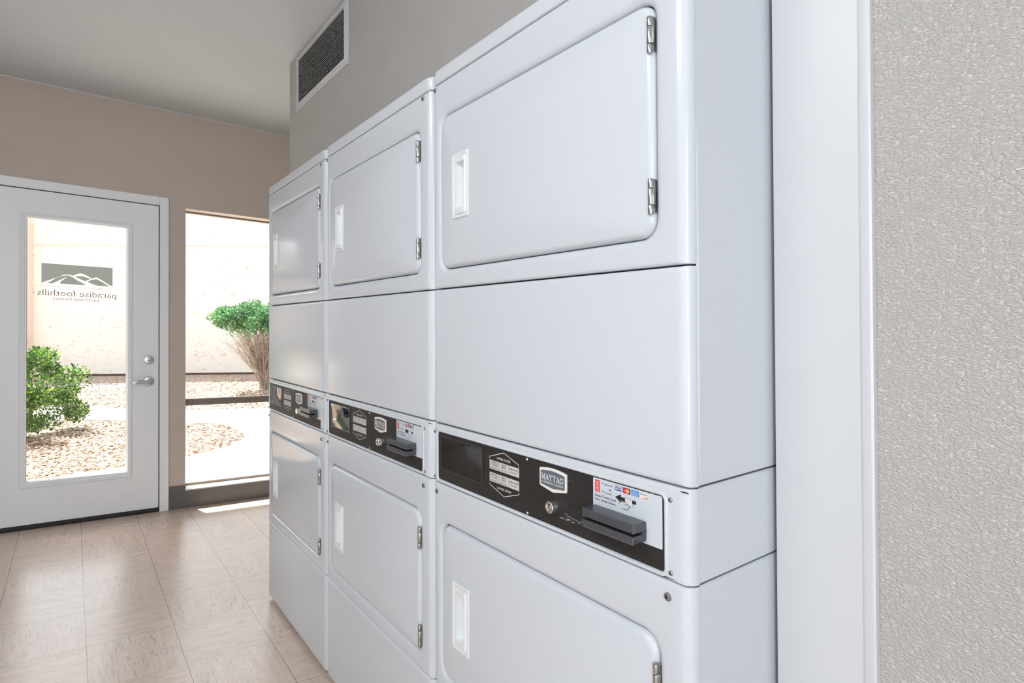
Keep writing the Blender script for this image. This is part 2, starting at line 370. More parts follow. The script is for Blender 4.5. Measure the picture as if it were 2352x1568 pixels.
# casing round the machine opening
def casing(mb, y0, y1, z0, z1, flip=1):
    # flat board with a stepped outer edge; y0 = opening side, y1 = outer side
    f, st = WX-.008, y0+(y1-y0)*.887
    prof = [(WX, y0), (f+.001, y0), (f, y0+.001*(1 if y1 > y0 else -1)), (f, st), (f-.0016, st+(y1-y0)*.006), (f-.003, st+(y1-y0)*.03), (f-.003, y1-(y1-y0)*.02), (f-.001, y1), (WX, y1)]
    mb.add([(a, b, z0) for a, b in prof]+[(a, b, z1) for a, b in prof], [(i, i+1, i+1+len(prof), i+len(prof)) for i in range(len(prof)-1)])
m = MB(); casing(m, -.0012, -.1372, -.02, 1.79); o = tag(m.build('trim_2', 'trim'), 'flat white casing board beside the nearest dryer', 'trim', kind='structure')
m = MB(); m.box(WX-.008, WX, -.0012, 2.075, 1.74, 1.79); tag(m.build('trim_3', 'trim'), kind='structure')
m = MB(); casing(m, 2.062, 2.12, -.02, 1.79); tag(m.build('trim_4', 'trim'), kind='structure')
m = MB(); m.box(WX, WX+T, -.0215, -.0012, -.02, 1.74); m.box(WX, WX+T, 2.062, 2.085, -.02, 1.74); tag(m.build('trim_5', 'trim'), kind='structure')

# baseboard on the end wall
m = MB()
m.box(DX1+.004, WX0+.0, DY-.006, DY, 0, .138); m.box(WX0, WX1, DY-.006, DY, 0, WZ0-.006); m.box(WX1, 1.5, DY-.006, DY, 0, .138)
tag(m.build('baseboard_end', 'baseboard', sh=True), 'dark grey vinyl baseboard on the end wall', 'baseboard', kind='structure')

# window ----------------------------------------------------------------------
wroot = tag(bpy.data.objects.new('window_1', None), 'tall narrow fixed window with bronze frame beside the door', 'window', kind='structure'); COL.objects.link(wroot); wroot.location = (.2, DY+.1, .1)
WO = (.2, DY+.1, .1); fy = DY+.112
m = MB(); m.box(WX0-.004, WX0+.004, fy-.012, fy+.02, WZ0, WZ1); m.box(WX1-.03, WX1+.004, fy-.02, fy+.02, WZ0, WZ1); m.box(WX0, WX1, fy-.014, fy+.02, WZ1-.009, WZ1+.003); m.box(WX0, WX1, fy-.014, fy+.02, WZ0-.002, WZ0+.017)
m.build('window_frame', 'bronze', wroot, WO, sh=True)
m = MB(); m.box(WX0, WX1, fy-.022, fy+.02, .607, .648, bev=.002); m.build('window_rail', 'bronze', wroot, WO, sh=True)
m = MB(); m.box(WX0, WX1, DY-.001, fy-.013, WZ0-.008, WZ0+.002, bev=.001); m.box(WX0, WX1, fy+.02, DY+.16, WZ0-.02, WZ0-.004); m.build('window_sill', 'sill', wroot, WO, sh=True)
m = MB(); m.box(WX0, WX1, fy, fy+.005, WZ0+.015, .61); m.build('window_pane', 'glass', wroot, WO, sh=True)
m = MB(); m.box(WX0, WX1, fy, fy+.005, .645, WZ1-.008); m.build('window_pane', 'glass', wroot, WO, sh=True)

# door ------------------------------------------------------------------------
droot = tag(bpy.data.objects.new('door_1', None), 'white glazed entry door with mirrored lettering on its glass', 'door', kind='structure'); COL.objects.link(droot)
DO = (-.61, DY, .01); droot.location = DO
LX0, LX1, LZ0, LZ1 = -.995, -.2315, .026, 1.812
m = MB()
for a, b, c, d in ((DX0, LX0-.004, 0, DZ), (LX1+.0045, DX1, 0, DZ), (LX0-.004, LX1+.0045, LZ1+.0045, DZ)):
    m.box(a, b, DY-.013, DY, c, d, bev=.003)
m.box(DX0+.012, LX0-.006, DY, DY+.14, 0, DZ-.02); m.box(LX1+.0065, DX1-.02, DY, DY+.14, 0, DZ-.02); m.box(LX0-.006, LX1+.0065, DY, DY+.14, LZ1+.0065, DZ-.02)
m.build('door_frame', 'door_paint', droot, DO, sh=True)
m = MB(); m.box(LX0-.004, LX1+.004, DY+.03, DY+.05, 0, LZ1+.004); 
mm = MB(); gx0, gx1, gz0, gz1 = -.838, -.388, .252, 1.661
mm.box(LX0-.0055, LX0-.001, DY+.045, DY+.06, 0, LZ1); mm.box(LX1+.001, LX1+.0058, DY+.02, DY+.06, 0, LZ1); mm.box(LX0, LX1+.0058, DY+.02, DY+.06, LZ1+.001, LZ1+.0058)
mm.box(LX1+.0003, LX1+.0042, DY+.0005, DY+.003, .845, .945); mm.box(LX1+.0003, LX1+.0042, DY+.0005, DY+.003, .745, .79)
mm.build('weatherstrip', 'rubber', droot, DO, sh=True)
leaf_y0, leaf_y1 = DY-.002, DY+.042
def rect_ring(x0, x1, z0, z1, y): return [(x1, y, z1), (x0, y, z1), (x0, y, z0), (x1, y, z0)]
m = MB(); m.rings([rect_ring(gx0, gx1, gz0, gz1, leaf_y1), rect_ring(LX0, LX1, LZ0, LZ1, leaf_y1), rect_ring(LX0, LX1, LZ0, LZ1, leaf_y0), rect_ring(gx0, gx1, gz0, gz1, leaf_y0), rect_ring(gx0, gx1, gz0, gz1, leaf_y1)], smooth=False)
m.build('door_leaf', 'door_paint', droot, DO, sh=True)
m = MB(); ox0, ox1, oz0, oz1 = -.869, -.3635, .2195, 1.6885
def ins(k, y): return rect_ring(ox0+k, ox1-k, oz0+k, oz1-k, y)
m.rings([ins(0, leaf_y0), ins(.0005, leaf_y0-.006), ins(.003, leaf_y0-.009), ins(.007, leaf_y0-.009), ins(.009, leaf_y0-.006), ins(.014, leaf_y0-.008), ins(.021, leaf_y0-.006), ins(.024, leaf_y0-.001), ins(.0305, leaf_y0+.012)], smooth=False)
m.build('glass_moulding', 'door_paint', droot, DO, sh=True)
GY = DY+.012
m = MB(); m.box(gx0-.003, gx1+.003, GY, GY+.018, gz0-.003, gz1+.003); m.build('door_glass', 'glass', droot, DO, sh=True)
m = MB(); m.box(gx0, gx0+.0022, GY-.003, GY-.0005, gz0, gz1); m.box(gx1-.0022, gx1, GY-.003, GY-.0005, gz0, gz1); m.box(gx0, gx1, GY-.003, GY-.0005, gz0, gz0+.0022); m.build('glass_gasket', 'bronze', droot, DO, sh=True)
m = MB(); m.box(LX0-.004, LX1+.004, DY-.004, DY+.03, .002, .020, bev=.002); m.box(LX0, LX1, DY-.010, DY+.001, .0045, .0245, bev=.003); m.build('door_sweep', 'rubber', droot, DO, sh=True)
m = MB(); m.box(LX0-.004, LX1+.004, DY+.02, DY+.16, -.01, .004); m.build('threshold', 'dull_silver', droot, DO, sh=True)
lx = -.2803
m = MB(); m.lathe((lx, leaf_y0, .898), (0, -1, 0), [(0, .0265), (.004, .0262), (.009, .023), (.010, .0145), (.0105, .0142), (.015, .013), (.0155, .010)], 28)
m.box(lx-.0012, lx+.0012, leaf_y0-.0162, leaf_y0-.015, .891, .900, 1); m.box(lx-.011, lx+.011, leaf_y0-.0158, leaf_y0-.0150, .8955, .8970, 1); m.build('deadbolt', ['dull_silver', 'rubber'], droot, DO, sh=True)
m = MB(); zz = .7725
m.lathe((lx, leaf_y0, zz), (0, -1, 0), [(0, .0275), (.004, .0272), (.0075, .0245), (.009, .013), (.03, .011), (.033, .0)], 28)
prev = []
for a, ry, rz, yy in ((.013, .003, .006, .034), (.010, .0065, .0095, .034), (0, .008, .0115, .034), (-.02, .007, .0105, .035), (-.05, .006, .0092, .037), (-.066, .006, .0085, .038), (-.074, .006, .0082, .036), (-.081, .0058, .0075, .028)):
    prev.append([(lx+a, leaf_y0-yy+ry*math.cos(2*math.pi*i/14), zz-.001+rz*math.sin(2*math.pi*i/14)) for i in range(14)])
m.rings(prev, 0, True, True)
m.build('lever_handle', 'dull_silver', droot, DO, sh=True)
# lettering on the glass (reads from outside)
def on_glass(a, z): return (a, GY-.0012, z)
def strip(mb, pts, w, mat=0):
    for (a0, b0, w0), (a1, b1, w1) in zip(pts[:-1], pts[1:]):
        d = Vector((a1-a0, b1-b0)).normalized(); n = Vector((-d.y, d.x))
        mb.add([on_glass(a0+n.x*w0*w, b0+n.y*w0*w), on_glass(a1+n.x*w1*w, b1+n.y*w1*w), on_glass(a1-n.x*w1*w, b1-n.y*w1*w), on_glass(a0-n.x*w0*w, b0-n.y*w0*w)], [(0, 1, 2, 3)], mat)
bx0, bx1, bz0, bz1 = -.7765, -.4577, 1.3168, 1.4243
def L(u, v):   # crop pixels of the sign -> glass coordinates, straightening its tilt
    t_ = (u-315)/(1800-315); top = 395+t_*105; bot = 803+t_*85
    return (bx0+t_*(bx1-bx0), bz1-(v-top)/(bot-top)*(bz1-bz0))
def region(mb, pts, mat=0): mb.add([on_glass(*L(*p)) for p in pts], [tuple(range(len(pts)))], mat)
m = MB()
region(m, [(315, 395), (1800, 500), (1800, 888), (1690, 830), (1590, 768), (1440, 690), (1350, 718), (1240, 655), (1150, 615), (1085, 612), (945, 658), (880, 640), (820, 632), (755, 645), (640, 690), (500, 735), (315, 803)])
region(m, [(380, 808), (450, 800), (520, 760), (600, 710), (700, 670), (800, 650), (870, 655), (950, 690), (1060, 765), (1140, 800), (1225, 857), (700, 826), (690, 785), (760, 735), (830, 680), (740, 720), (640, 770), (540, 815)])
region(m, [(990, 680), (1095, 665), (1170, 675), (1320, 720), (1270, 745), (1220, 775), (1100, 730)])
region(m, [(1250, 780), (1340, 742), (1450, 730), (1560, 780), (1640, 830), (1735, 888), (1480, 868), (1380, 838)])
m.build('sign_panel', 'vinyl_logo', droot, DO, sh=True, recalc=False)
m = MB(); m.add([on_glass(-.80, 1.3000), on_glass(-.43, 1.3000), on_glass(-.43, 1.3012), on_glass(-.80, 1.3012)], [(0, 1, 2, 3)])
for base, cap, a0, a1, tx in ((1.2505, .0335, -.440, -.793, 'paradise foothills'), (1.2270, .0175, -.5200, -.727, 'partment homes')):
    glyphs(tx, -.005); text(m, tx, a0, a1, base, cap, on_glass)
m.build('sign_lettering', 'vinyl_text', droot, DO, sh=True, recalc=False)
m = MB(); text(m, 'Laundry Care Center', -.4336, -.784, .753, .028, on_glass); text(m, 'Please do not prop door open', -.452, -.775, .642, .0155, on_glass)
m.build('glass_lettering', 'vinyl_pale', droot, DO, sh=True, recalc=False)

# air vent ----------------------------------------------------------------------
vr = thing('air_vent', 'white louvred return air grille high on the wall above the farthest dryer', 'vent', (WX, 2.03, 2.12))
VO = (WX, 2.03, 2.12); vy0, vy1, vz0, vz1 = 1.705, 2.3545, 2.116, 2.372; iy0, iy1, iz0, iz1 = 1.738, 2.321, 2.146, 2.347
m = MB(); m.rings([rr(vy0, vy1, vz0, vz1, WX, .001, 1), rr(vy0, vy1, vz0, vz1, WX-.004, .001, 1), rr(vy0+.004, vy1-.004, vz0+.004, vz1-.004, WX-.0065, .001, 1), rr(iy0, iy1, iz0, iz1, WX-.0065, .001, 1), rr(iy0, iy1, iz0, iz1, WX-.0002, .001, 1)], smooth=False)
m.build('frame', 'grille', vr, VO)
m = MB(); m.add(rr(iy0, iy1, iz0, iz1, WX-.0004, .001, 1), [tuple(range(8))]); m.build('duct_opening', 'duct', vr, VO)
nb = 22
for k in range(nb):
    z = iz0+(k+.5)*(iz1-iz0)/nb
    m = MB(); m.prism([(WX-.0008, iy0, z+.0022), (WX-.0062, iy0, z-.0010), (WX-.0062, iy0, z-.0020), (WX-.0008, iy0, z+.0014)], (0, iy1-iy0, 0)); m.build('louvre', 'grille', vr, VO)
for a, b in ((vy0+.08, vz0+.014), (vy1-.06, vz0+.014), (vy0+.08, vz1-.012), (vy1-.06, vz1-.012)):
    m = MB(); m.lathe((WX-.006, a, b), (-1, 0, 0), [(0, .0036), (.0012, .003), (.002, .0008)], 10); m.build('screw', 'screw', vr, VO)

# ------------------------------------------------------------------ the dryers
W = .686; YA0, YA1, RC = .0055, .6845, .018
MO = (.30, .343, 0.0)
zk, z3, z2, z1_, z5, z6 = .3154, .7636, .8928, 1.1879, 1.6397, 1.672
G = .0012
def edge_rings(z0, z1, rz, n=10, xb=.0188, cr=.002):
    """front sheet: from the back of the wrapped edge round to the flat face"""
    out = [rr(YA0, YA1, z0, z1, xb, .0006), rr(YA0, YA1, z0, z1, RC, .0008)]
    for k in range(1, n+1):
        a = R(90*k/n); x = RC*(1-math.sin(a)); iz = rz*(1-math.sqrt(max(0, 1-(1-x/rz)**2))) if x < rz else 0
        out.append(rr(YA0+RC*(1-math.cos(a)), YA1-RC*(1-math.cos(a)), z0+iz, z1-iz, x, .0008+cr*math.sin(a)))
    return out
def plain_panel(z0, z1, rz=.005):
    m = MB(); m.rings(edge_rings(z0+G, z1-G, rz), 0, False, True); return m
DYY0, DYY1 = .061, .6465
def door_panel(z0, z1, dz0, dz1):
    m = MB(); r = edge_rings(z0+G, z1-G, .005)
    s_ = .0135; rd = .026
    r.append(rr(DYY0-s_, DYY1+s_, dz0-s_, dz1+s_, 0, rd+s_))
    for k in range(1, 6):
        a = R(90*k/5); q = s_*(1-math.sin(a))*1.0+.0014*math.sin(a)
        r.append(rr(DYY0-q, DYY1+q, dz0-q, dz1+q, -.0000+.0098*(1-math.cos(a)), rd+q))
    r.append(rr(DYY0-.0014, DYY1+.0014, dz0-.0014, dz1+.0014, .024, rd))
    m.rings(r, 0, False, False); m.add(r[-1], [tuple(range(len(r[-1])))], 1)
    return m
def make_door(parent, dz0, dz1, hy0, hy1, hz0, hz1, hinges, hgy):
    m = MB(); rd = .026; r = [rr(DYY0, DYY1, dz0, dz1, .020, rd), rr(DYY0, DYY1, dz0, dz1, .0125, rd)]
    b = .0100
    for k in range(1, 6):
        a = R(90*k/5); q = b*(1-math.cos(a)); r.append(rr(DYY0+q, DYY1-q, dz0+q, dz1-q, .0125-.0140*math.sin(a), rd-q*.5))
    r.append(rr(hy0+.002, hy1-.002, hz0+.002, hz1-.002, -.0015, .002)); r.append(rr(hy0+.002, hy1-.002, hz0+.002, hz1-.002, .019, .002))
    m.rings(r)
    d = m.build('door', 'enamel', parent, MO)
    xf = -.0015; m = MB()
    a0, a1, c0, c1 = hy0, hy1, hz0, hz1
    py0, py1, pz0, pz1 = hy0+.0125, hy1-.015, hz0+.020, hz1-.020
    m.rings([rr(a0, a1, c0, c1, xf+.001, .0015), rr(a0, a1, c0, c1, xf-.0022, .0015), rr(a0+.0015, a1-.0015, c0+.0015, c1-.0015, xf-.0032, .0015), rr(a0+.004, a1-.004, c0+.004, c1-.004, xf-.0032, .002),
             rr(py0-.0035, py1+.0065, pz0-.011, pz1+.011, xf-.0008, .0015), rr(py0-.0015, py1+.0015, pz0-.003, pz1+.003, xf-.0042, .0015), rr(py0, py1, pz0, pz1, xf-.0042, .0015), rr(py0+.0005, py1-.002, pz0+.001, pz1-.004, xf+.010, .002), rr(py0+.002, py1-.006, pz0+.008, pz1-.012, xf+.0155, .003)], 0, False, True)
    for zc in (pz0-.0065, pz1+.0065):       # grip blocks above and below the pocket
        m.box(xf-.0046, xf+.0, py0-.001, py1+.003, zc-.0052, zc+.0052, 0, bev=.001)
    m.build('handle', 'plastic_white', d, MO)
    for za, zb_ in hinges:
        m = MB(); h = (zb_-za); xx = -.0015; yy = hgy; rad = .0039
        for p, q, rp in ((0, .24, 1), (.26, .70, .98), (.72, .965, 1)):
            m.lathe((xx, yy, za+p*h), (0, 0, 1), [(0, rad*rp*.93), (.0005, rad*rp), ((q-p)*h-.0005, rad*rp), ((q-p)*h, rad*rp*.93)], 14)
        m.lathe((xx, yy, za+.965*h), (0, 0, 1), [(0, rad), (h*.02, rad*.7), (h*.035, rad*.2)], 14)
        m.box(xx+.0008, xx+.0028, yy-.0065, yy, za+h*.26, zb_-h*.28, 0); m.box(xx+.002, xx+.008, yy-.005, yy+.004, za+.002, zb_-.002)
        m.build('hinge', 'chrome', d, MO)
    return d
def screw(parent, y, z, r, x=0):
    m = MB(); m.lathe((x, y, z), (-1, 0, 0), [(-.001, r), (.0006, r), (r*.42, r*.86), (r*.62, r*.55), (r*.64, r*.34), (r*.3, r*.30)], 16, 0); m.lathe((x-r*.32, y, z), (-1, 0, 0), [(0, r*.31), (.00005, r*.31)], 8, 1)
    m.build('screw', ['screw', 'dark'], parent, MO)

root = thing('stack_dryer', 'white stacked double dryer nearest the camera, against the white casing board', 'dryer', MO, 'stacked dryers in a row along the wall')
# cabinet shells (sides and back), three sections
m = MB()
for a, b in ((.014, z3-.0012), (z3+.0012, z2-.0012), (z2+.0012, z5-.0012)):
    m.box(.0206, .70, YA0+.0005, YA1-.0005, a, b, bev=.0022)
m.box(.045, .69, YA0+.02, YA1-.02, 0, .03, 1); m.box(.0192, .0204, YA0+.0025, YA1-.0025, .02, z6-.004, 1); m.box(.032, .69, YA0+.006, YA1-.006, z3-.004, z3+.004, 1); m.box(.032, .69, YA0+.006, YA1-.006, z2-.004, z2+.004, 1)  # dark backing sheets put the shade of seams and toe gap into colour
# faint pressed panels in the side sheets
def side_press(y, x0, x1, za, zb2):
    P = lambda k, yy: [(c[1], yy, c[2]) for c in rr(x0+k, x1-k, za+k, zb2-k, 0, .03)]
    m.rings([P(0, y+.0001), P(.005, y-.0003), P(.012, y-.0006)], 0, False, True)
side_press(YA0+.0015, .125, .6, .10, .665); side_press(YA0+.0015, .15, .6, 1.30, 1.57)
m.build('cabinet', ['enamel', 'dark'], root, MO)
m = MB(); r = edge_rings(z5+G, z6, .0035, xb=.40, cr=.009)
m.rings(r, 0, False, True); m.box(.03, .70, YA0, YA1, z5+.002, z6-.0005, bev=.004); m.build('top_cap', 'enamel', root, MO)
udz0, udz1, ldz0, ldz1 = 1.2305, 1.5620, .3555, .6785
up = door_panel(z1_, z5, udz0, udz1).build('upper_front_panel', ['enamel', 'dark'], root, MO)
sp = plain_panel(z2, z1_, .007).build('service_panel', 'enamel', root, MO)
lp = door_panel(zk, z3, ldz0, ldz1).build('lower_front_panel', ['enamel', 'dark'], root, MO)
kp = plain_panel(.0135, zk, .006).build('kick_panel', 'enamel', root, MO)
make_door(root, udz0, udz1, .5325, .5930, 1.331, 1.4665, ((1.4866, 1.5389), (1.2619, 1.3125)), .0655)
make_door(root, ldz0, ldz1, .5360, .5985, .4355, .5725, ((.5927, .6448), (.3673, .4193)), .0625)
screw(up, .669, 1.6285, .0052); screw(up, .040, 1.6285, .0052); screw(lp, .667, .7435, .0052); screw(lp, .042, .7420, .0058)
# control panel housing with its recessed faceplate
m = MB(); r = edge_rings(z3+G, z2-G, .0035)
FY0, FY1, FZ0, FZ1 = .0480, .6630, .7722, .8752
for q, x in ((.0060, 0), (.0050, -.0012), (.0028, -.0016), (.0012, -.0008), (0, .0012), (-.0005, .003)):
    r.append(rr(FY0-q, FY1+q, FZ0-q, FZ1+q, x, .006+q))
m.rings(r); m.box(.02, .033, .03, .66, z3+.004, z2-.004, 1)
m.box(-.0003, .001, .008, .020, z2-.0052, z2-.0040, 1)
cp = m.build('control_panel', ['enamel', 'dark'], root, MO)
PX = .0012
m = MB(); m.rings([rr(FY0+.0003, FY1-.0003, FZ0+.0003, FZ1-.0003, PX+.001, .006), rr(FY0+.0006, FY1-.0006, FZ0+.0006, FZ1-.0006, PX, .006)], 0, False, True); m.build('faceplate', 'face', cp, MO)
for a, b in ((.6755, .8735), (.6755, .7757), (.0368, .8733), (.0366, .7755)): screw(cp, a, b, .0034)
for a, b in ((.348, .8712), (.3475, .7768)):
    m = MB(); m.lathe((PX, a, b), (-1, 0, 0), [(0, .0028), (.001, .0027), (.0022, .0016), (.0024, .0008), (.0014, .0005)], 14); m.build('rivet', 'bright', cp, MO)
m = MB(); m.rings([rr(.489, .648, .796, .8685, PX-.0002, .002), rr(.489, .648, .796, .8685, PX-.0012, .002), rr(.491, .646, .798, .8665, PX-.0014, .002)], 1, False, False)
m.rings([rr(.491, .646, .798, .8665, PX-.0014, .002), rr(.4915, .6455, .7985, .866, PX-.0012, .002)], 0, False, True); m.build('display_window', ['display', 'display_rim'], cp, MO)
def on_plate(x): return lambda a, z: (x, a, z)
m = MB(); P1, P2 = PX-.0004, PX-.0008
def seg(mb, a, b, w, x, mat=0):
    a, b = Vector(a), Vector(b); d = (b-a).normalized(); n = Vector((-d.y, d.x))*w/2
    mb.add([(x, *(a+n-d*w*.4)), (x, *(b+n+d*w*.4)), (x, *(b-n+d*w*.4)), (x, *(a-n-d*w*.4))], [(0, 1, 2, 3)], mat)
for pl in ([(.4645, .8520), (.4645, .8560), (.4185, .8700), (.3725, .8560), (.3725, .8520)], [(.4645, .8065), (.4645, .8030), (.4180, .7885), (.3720, .8030), (.3720, .8065)]):
    for a, b in zip(pl[:-1], pl[1:]): seg(m, a, b, .0011, P1, 0)
for zt_, zb_ in ((.8500, .8332), (.8265, .8093)):
    for a, b, t3 in ((.4650, .4345, ('WHITES', '& COLORS', 'HIGH HEAT')), (.4335, .4030, ('PERM', 'PRESS', 'MEDIUM HEAT')), (.4020, .3715, ('DELICATES', None, 'LOW HEAT'))):
        m.add([(P1, a, zt_), (P1, b, zt_), (P1, b, zb_), (P1, a, zb_)], [(0, 1, 2, 3)], 1)
        c = (a+b)/2; h = zt_-zb_
        rows = [(t3[0], .70, .0032, .022 if len(t3[0]) > 5 else .014), (t3[1], .43, .0032, .023 if t3[1] and len(t3[1]) > 6 else .016), (t3[2], .12, .0022, .024)]
        if t3[1] is None: rows = [(t3[0], .56, .0036, .026), (t3[2], .24, .0026, .020)]
        for tx, fz, cp_h, wd in rows:
            if tx: text(m, tx, c+wd/2, c-wd/2, zb_+h*fz, cp_h, on_plate(P2), 2)
text(m, 'UPPER DRYER', .4400, .3975, .8545, .0044, on_plate(P1), 0); text(m, 'LOWER DRYER', .4400, .3955, .7990, .0044, on_plate(P1), 0)
m.build('cycle_chart', ['print_white', 'print_grey', 'print_black'], cp, MO, recalc=False)
# brand badge
m = MB()
def arch(y0, y1, z0, z1, zm, zp, x, n=8):
    P = [(x, y0+(y1-y0)*i/n, z1+(zm-z1)*math.sin(math.pi*i/n)) for i in range(n+1)]
    return P+[(x, y1, z0+.0015), (x, y1-.0012, z0-.0002), (x, (y0+y1)/2, zp), (x, y0+.0012, z0-.0002), (x, y0, z0+.0015)]
o1 = arch(.2428, .3113, .8352, .8650, .8686, .8288, PX-.0002); o2 = arch(.2428, .3113, .8352, .8650, .8686, .8288, PX-.0022); o3 = arch(.2440, .3101, .8360, .8640, .8674, .8300, PX-.0028)
m.rings([o1, o2, o3], 0, False, True)
m.add(arch(.2465, .3076, .8386, .8612, .8644, .8352, PX-.0030), [tuple(range(14))], 1)
X3 = PX-.0033
def serif_word(mb, x, mat):
    def st(a, b, c, d, w): seg(mb, (a, b), (c, d), w, x, mat)
    LW = .0094; hgt = .0088; bz = .8478; yL = .3056
    tk, th, sf = .0018, .0009, .0008
    adv = yL
    for ch, wd in (('M', .0106), ('A', .0094), ('Y', .0090), ('T', .0088), ('A', .0094), ('G', .0094)):
        L0 = adv-.0003; L1 = adv-wd+.0003; C = (L0+L1)/2; zt2 = bz+hgt
        def serif(yc, z, w=.0034): st(yc+w/2, z, yc-w/2, z, sf)
        if ch == 'M':
            st(L0-.0015, bz, L0-.0015, zt2, th); st(L0-.0015, zt2, C, bz+.001, tk); st(C, bz+.001, L1+.0018, zt2, th); st(L1+.0018, zt2, L1+.0018, bz, tk)
            serif(L0-.0015, bz); serif(L1+.0018, bz); serif(L0-.001, zt2, .003); serif(L1+.0015, zt2, .003)
        elif ch == 'A':
            st(L0-.0013, bz, C, zt2, th); st(C, zt2, L1+.0015, bz, tk); st(L0-.0028, bz+hgt*.33, L1+.003, bz+hgt*.33, sf); serif(L0-.0013, bz, .003); serif(L1+.0015, bz, .0034)
        elif ch == 'Y':
            st(L0-.0014, zt2, C, bz+hgt*.45, tk); st(L1+.0014, zt2, C, bz+hgt*.45, th); st(C, bz+hgt*.45, C, bz, tk); serif(L0-.0014, zt2); serif(L1+.0014, zt2, .003); serif(C, bz)
        elif ch == 'T':
            st(C, bz, C, zt2, tk); st(L0-.0002, zt2, L1+.0002, zt2, .0011); st(L0-.0002, zt2, L0-.0002, zt2-.0022, sf); st(L1+.0002, zt2, L1+.0002, zt2-.0022, sf); serif(C, bz)
        else:
            pr = None
            for i in range(13):
                a = R(50+i*22); p = (C+.0004-math.cos(a)*-.0036*-1, bz+hgt/2+math.sin(a)*hgt*.5)
                p = (C+.0002-.0036*math.cos(a), bz+hgt/2+math.sin(a)*hgt*.49)
                if pr: st(*pr, *p, tk if 3 < i < 10 else .0012)
                pr = p
            st(C-.0026, bz+.0012, C-.0026, bz+hgt*.45, tk); serif(C-.0022, bz+hgt*.45, .0036); st(C-.0034, zt2, C-.0034, zt2-.0028, sf)
        adv -= wd
serif_word(m, X3, 2)
text(m, 'COMMERCIAL LAUNDRY', .3050, .2492, .8418, .0031, on_plate(X3), 2, bold=-.00025)
m.build('brand_badge', ['badge_cream', 'badge_blue', 'print_white'], cp, MO, recalc=False)
m = MB(); m.lathe((PX, .279, .805), (-1, 0, 0), [(-.0002, .0118), (.001, .0118), (.0045, .0105), (.009, .0100), (.0100, .0092), (.0100, .0060), (.0085, .0056), (.0085, .0035), (.0098, .0032), (.0099, .0005)], 26)
m.box(PX-.0101, PX-.0085, .2782, .2798, .8085, .8108, 1); m.build('key_lock', ['bright', 'dark'], cp, MO)
# card sticker
m = MB(); m.rings([rr(.0512, .1840, .8016, .8740, P1+.0002, .0025), rr(.0514, .1838, .8018, .8738, P1-.0001, .0025)], 0, False, True)
P3, P4, P5 = P1-.0004, P1-.0007, P1-.0010
def rect(mb, a, b, c, d, x, mat): mb.add([(x, a, d), (x, b, d), (x, b, c), (x, a, c)], [(0, 1, 2, 3)], mat)
rect(m, .1790, .1690, .8535, .8715, P3, 2)
vs, fs = glyphs('CRANE'); m.add([(P4, .1708+.0062*b, .8548+.0150*a) for a, b in vs], fs, 1)
for a, b, mt in ((.1635, .8685, 4), (.1636, .8562, 2), (.1479, .8612, 3)):
    m.add([(P3, a+.00135*math.cos(i*math.pi/6), b+.00135*math.sin(i*math.pi/6)) for i in range(12)], [tuple(range(12))], mt)
text(m, 'Approved', .1598, .1434, .8668, .0026, on_plate(P3), 3); text(m, 'Declined', .1598, .1450, .8543, .0026, on_plate(P3), 3)
text(m, 'Swipe Credit Card', .1802, .1370, .8466, .0034, on_plate(P3), 3, bold=-.0001); text(m, 'Here Stripe Down', .1800, .1372, .8408, .0034, on_plate(P3), 3, bold=-.0001)
rect(m, .1388, .1241, .8643, .8720, P3, 5); rect(m, .1384, .1245, .8660, .8717, P4, 1); text(m, 'VISA', .1378, .1252, .8670, .0038, on_plate(P5), 5, bold=-.0004)
rect(m, .1222, .1078, .8636, .8718, P3, 6)
for a, mt, x in ((.1167, 2, P4), (.1130, 7, P4-.0002)): m.add([(x, a+.0034*math.cos(i*math.pi/8), .8677+.0034*math.sin(i*math.pi/8)) for i in range(16)], [tuple(range(16))], mt)
text(m, 'MasterCard', .1205, .1095, .8667, .0018, on_plate(P5), 1)
rect(m, .1060, .0919, .8638, .8717, P3, 8); text(m, 'AMERICAN', .1045, .0935, .8680, .0020, on_plate(P4), 1); text(m, 'EXPRESS', .1045, .0935, .8650, .0020, on_plate(P4), 1)
rect(m, .0900, .0759, .8640, .8718, P3, 1); text(m, 'DISCOVER', .0895, .0765, .8686, .0020, on_plate(P4), 3); m.add([(P4, .0870, .8641), (P4, .0760, .8641), (P4, .0760, .8668)], [(0, 1, 2)], 7)
m.add([(P3, .1378, .8541), (P3, .1264, .8601), (P3, .1264, .8565), (P3, .0973, .8565), (P3, .0973, .8515), (P3, .1264, .8515), (P3, .1264, .8481)], [tuple(range(7))], 9)
rect(m, .1180, .1040, .8470, .8575, P4, 1)
for q in ((.1180, .1040, .8575), (.1180, .1040, .8470), (.1165, .1055, .8548)): seg(m, (q[0], q[2]), (q[1], q[2]), .0003, P5, 3)
seg(m, (.1180, .8575), (.1180, .8470), .0003, P5, 3); seg(m, (.1040, .8575), (.1040, .8470), .0003, P5, 3)
hand = [(.1302, .8462), (.1265, .8500), (.1215, .8510), (.1160, .8512), (.1128, .8505), (.1118, .8492), (.1150, .8484), (.1180, .8468)]
for a, b in zip(hand[:-1], hand[1:]): seg(m, a, b, .0006, P5, 3)
hand = [(.1118, .8490), (.1085, .8475), (.1105, .8440), (.1135, .8405), (.1200, .8402), (.1230, .8408)]
for a, b in zip(hand[:-1], hand[1:]): seg(m, a, b, .0006, P5, 3)
m.build('card_sticker', ['sticker', 'print_white', 'red', 'print_black', 'green', 'navy', 'maroon', 'orange', 'sky_print', 'face'], cp, MO, recalc=False)
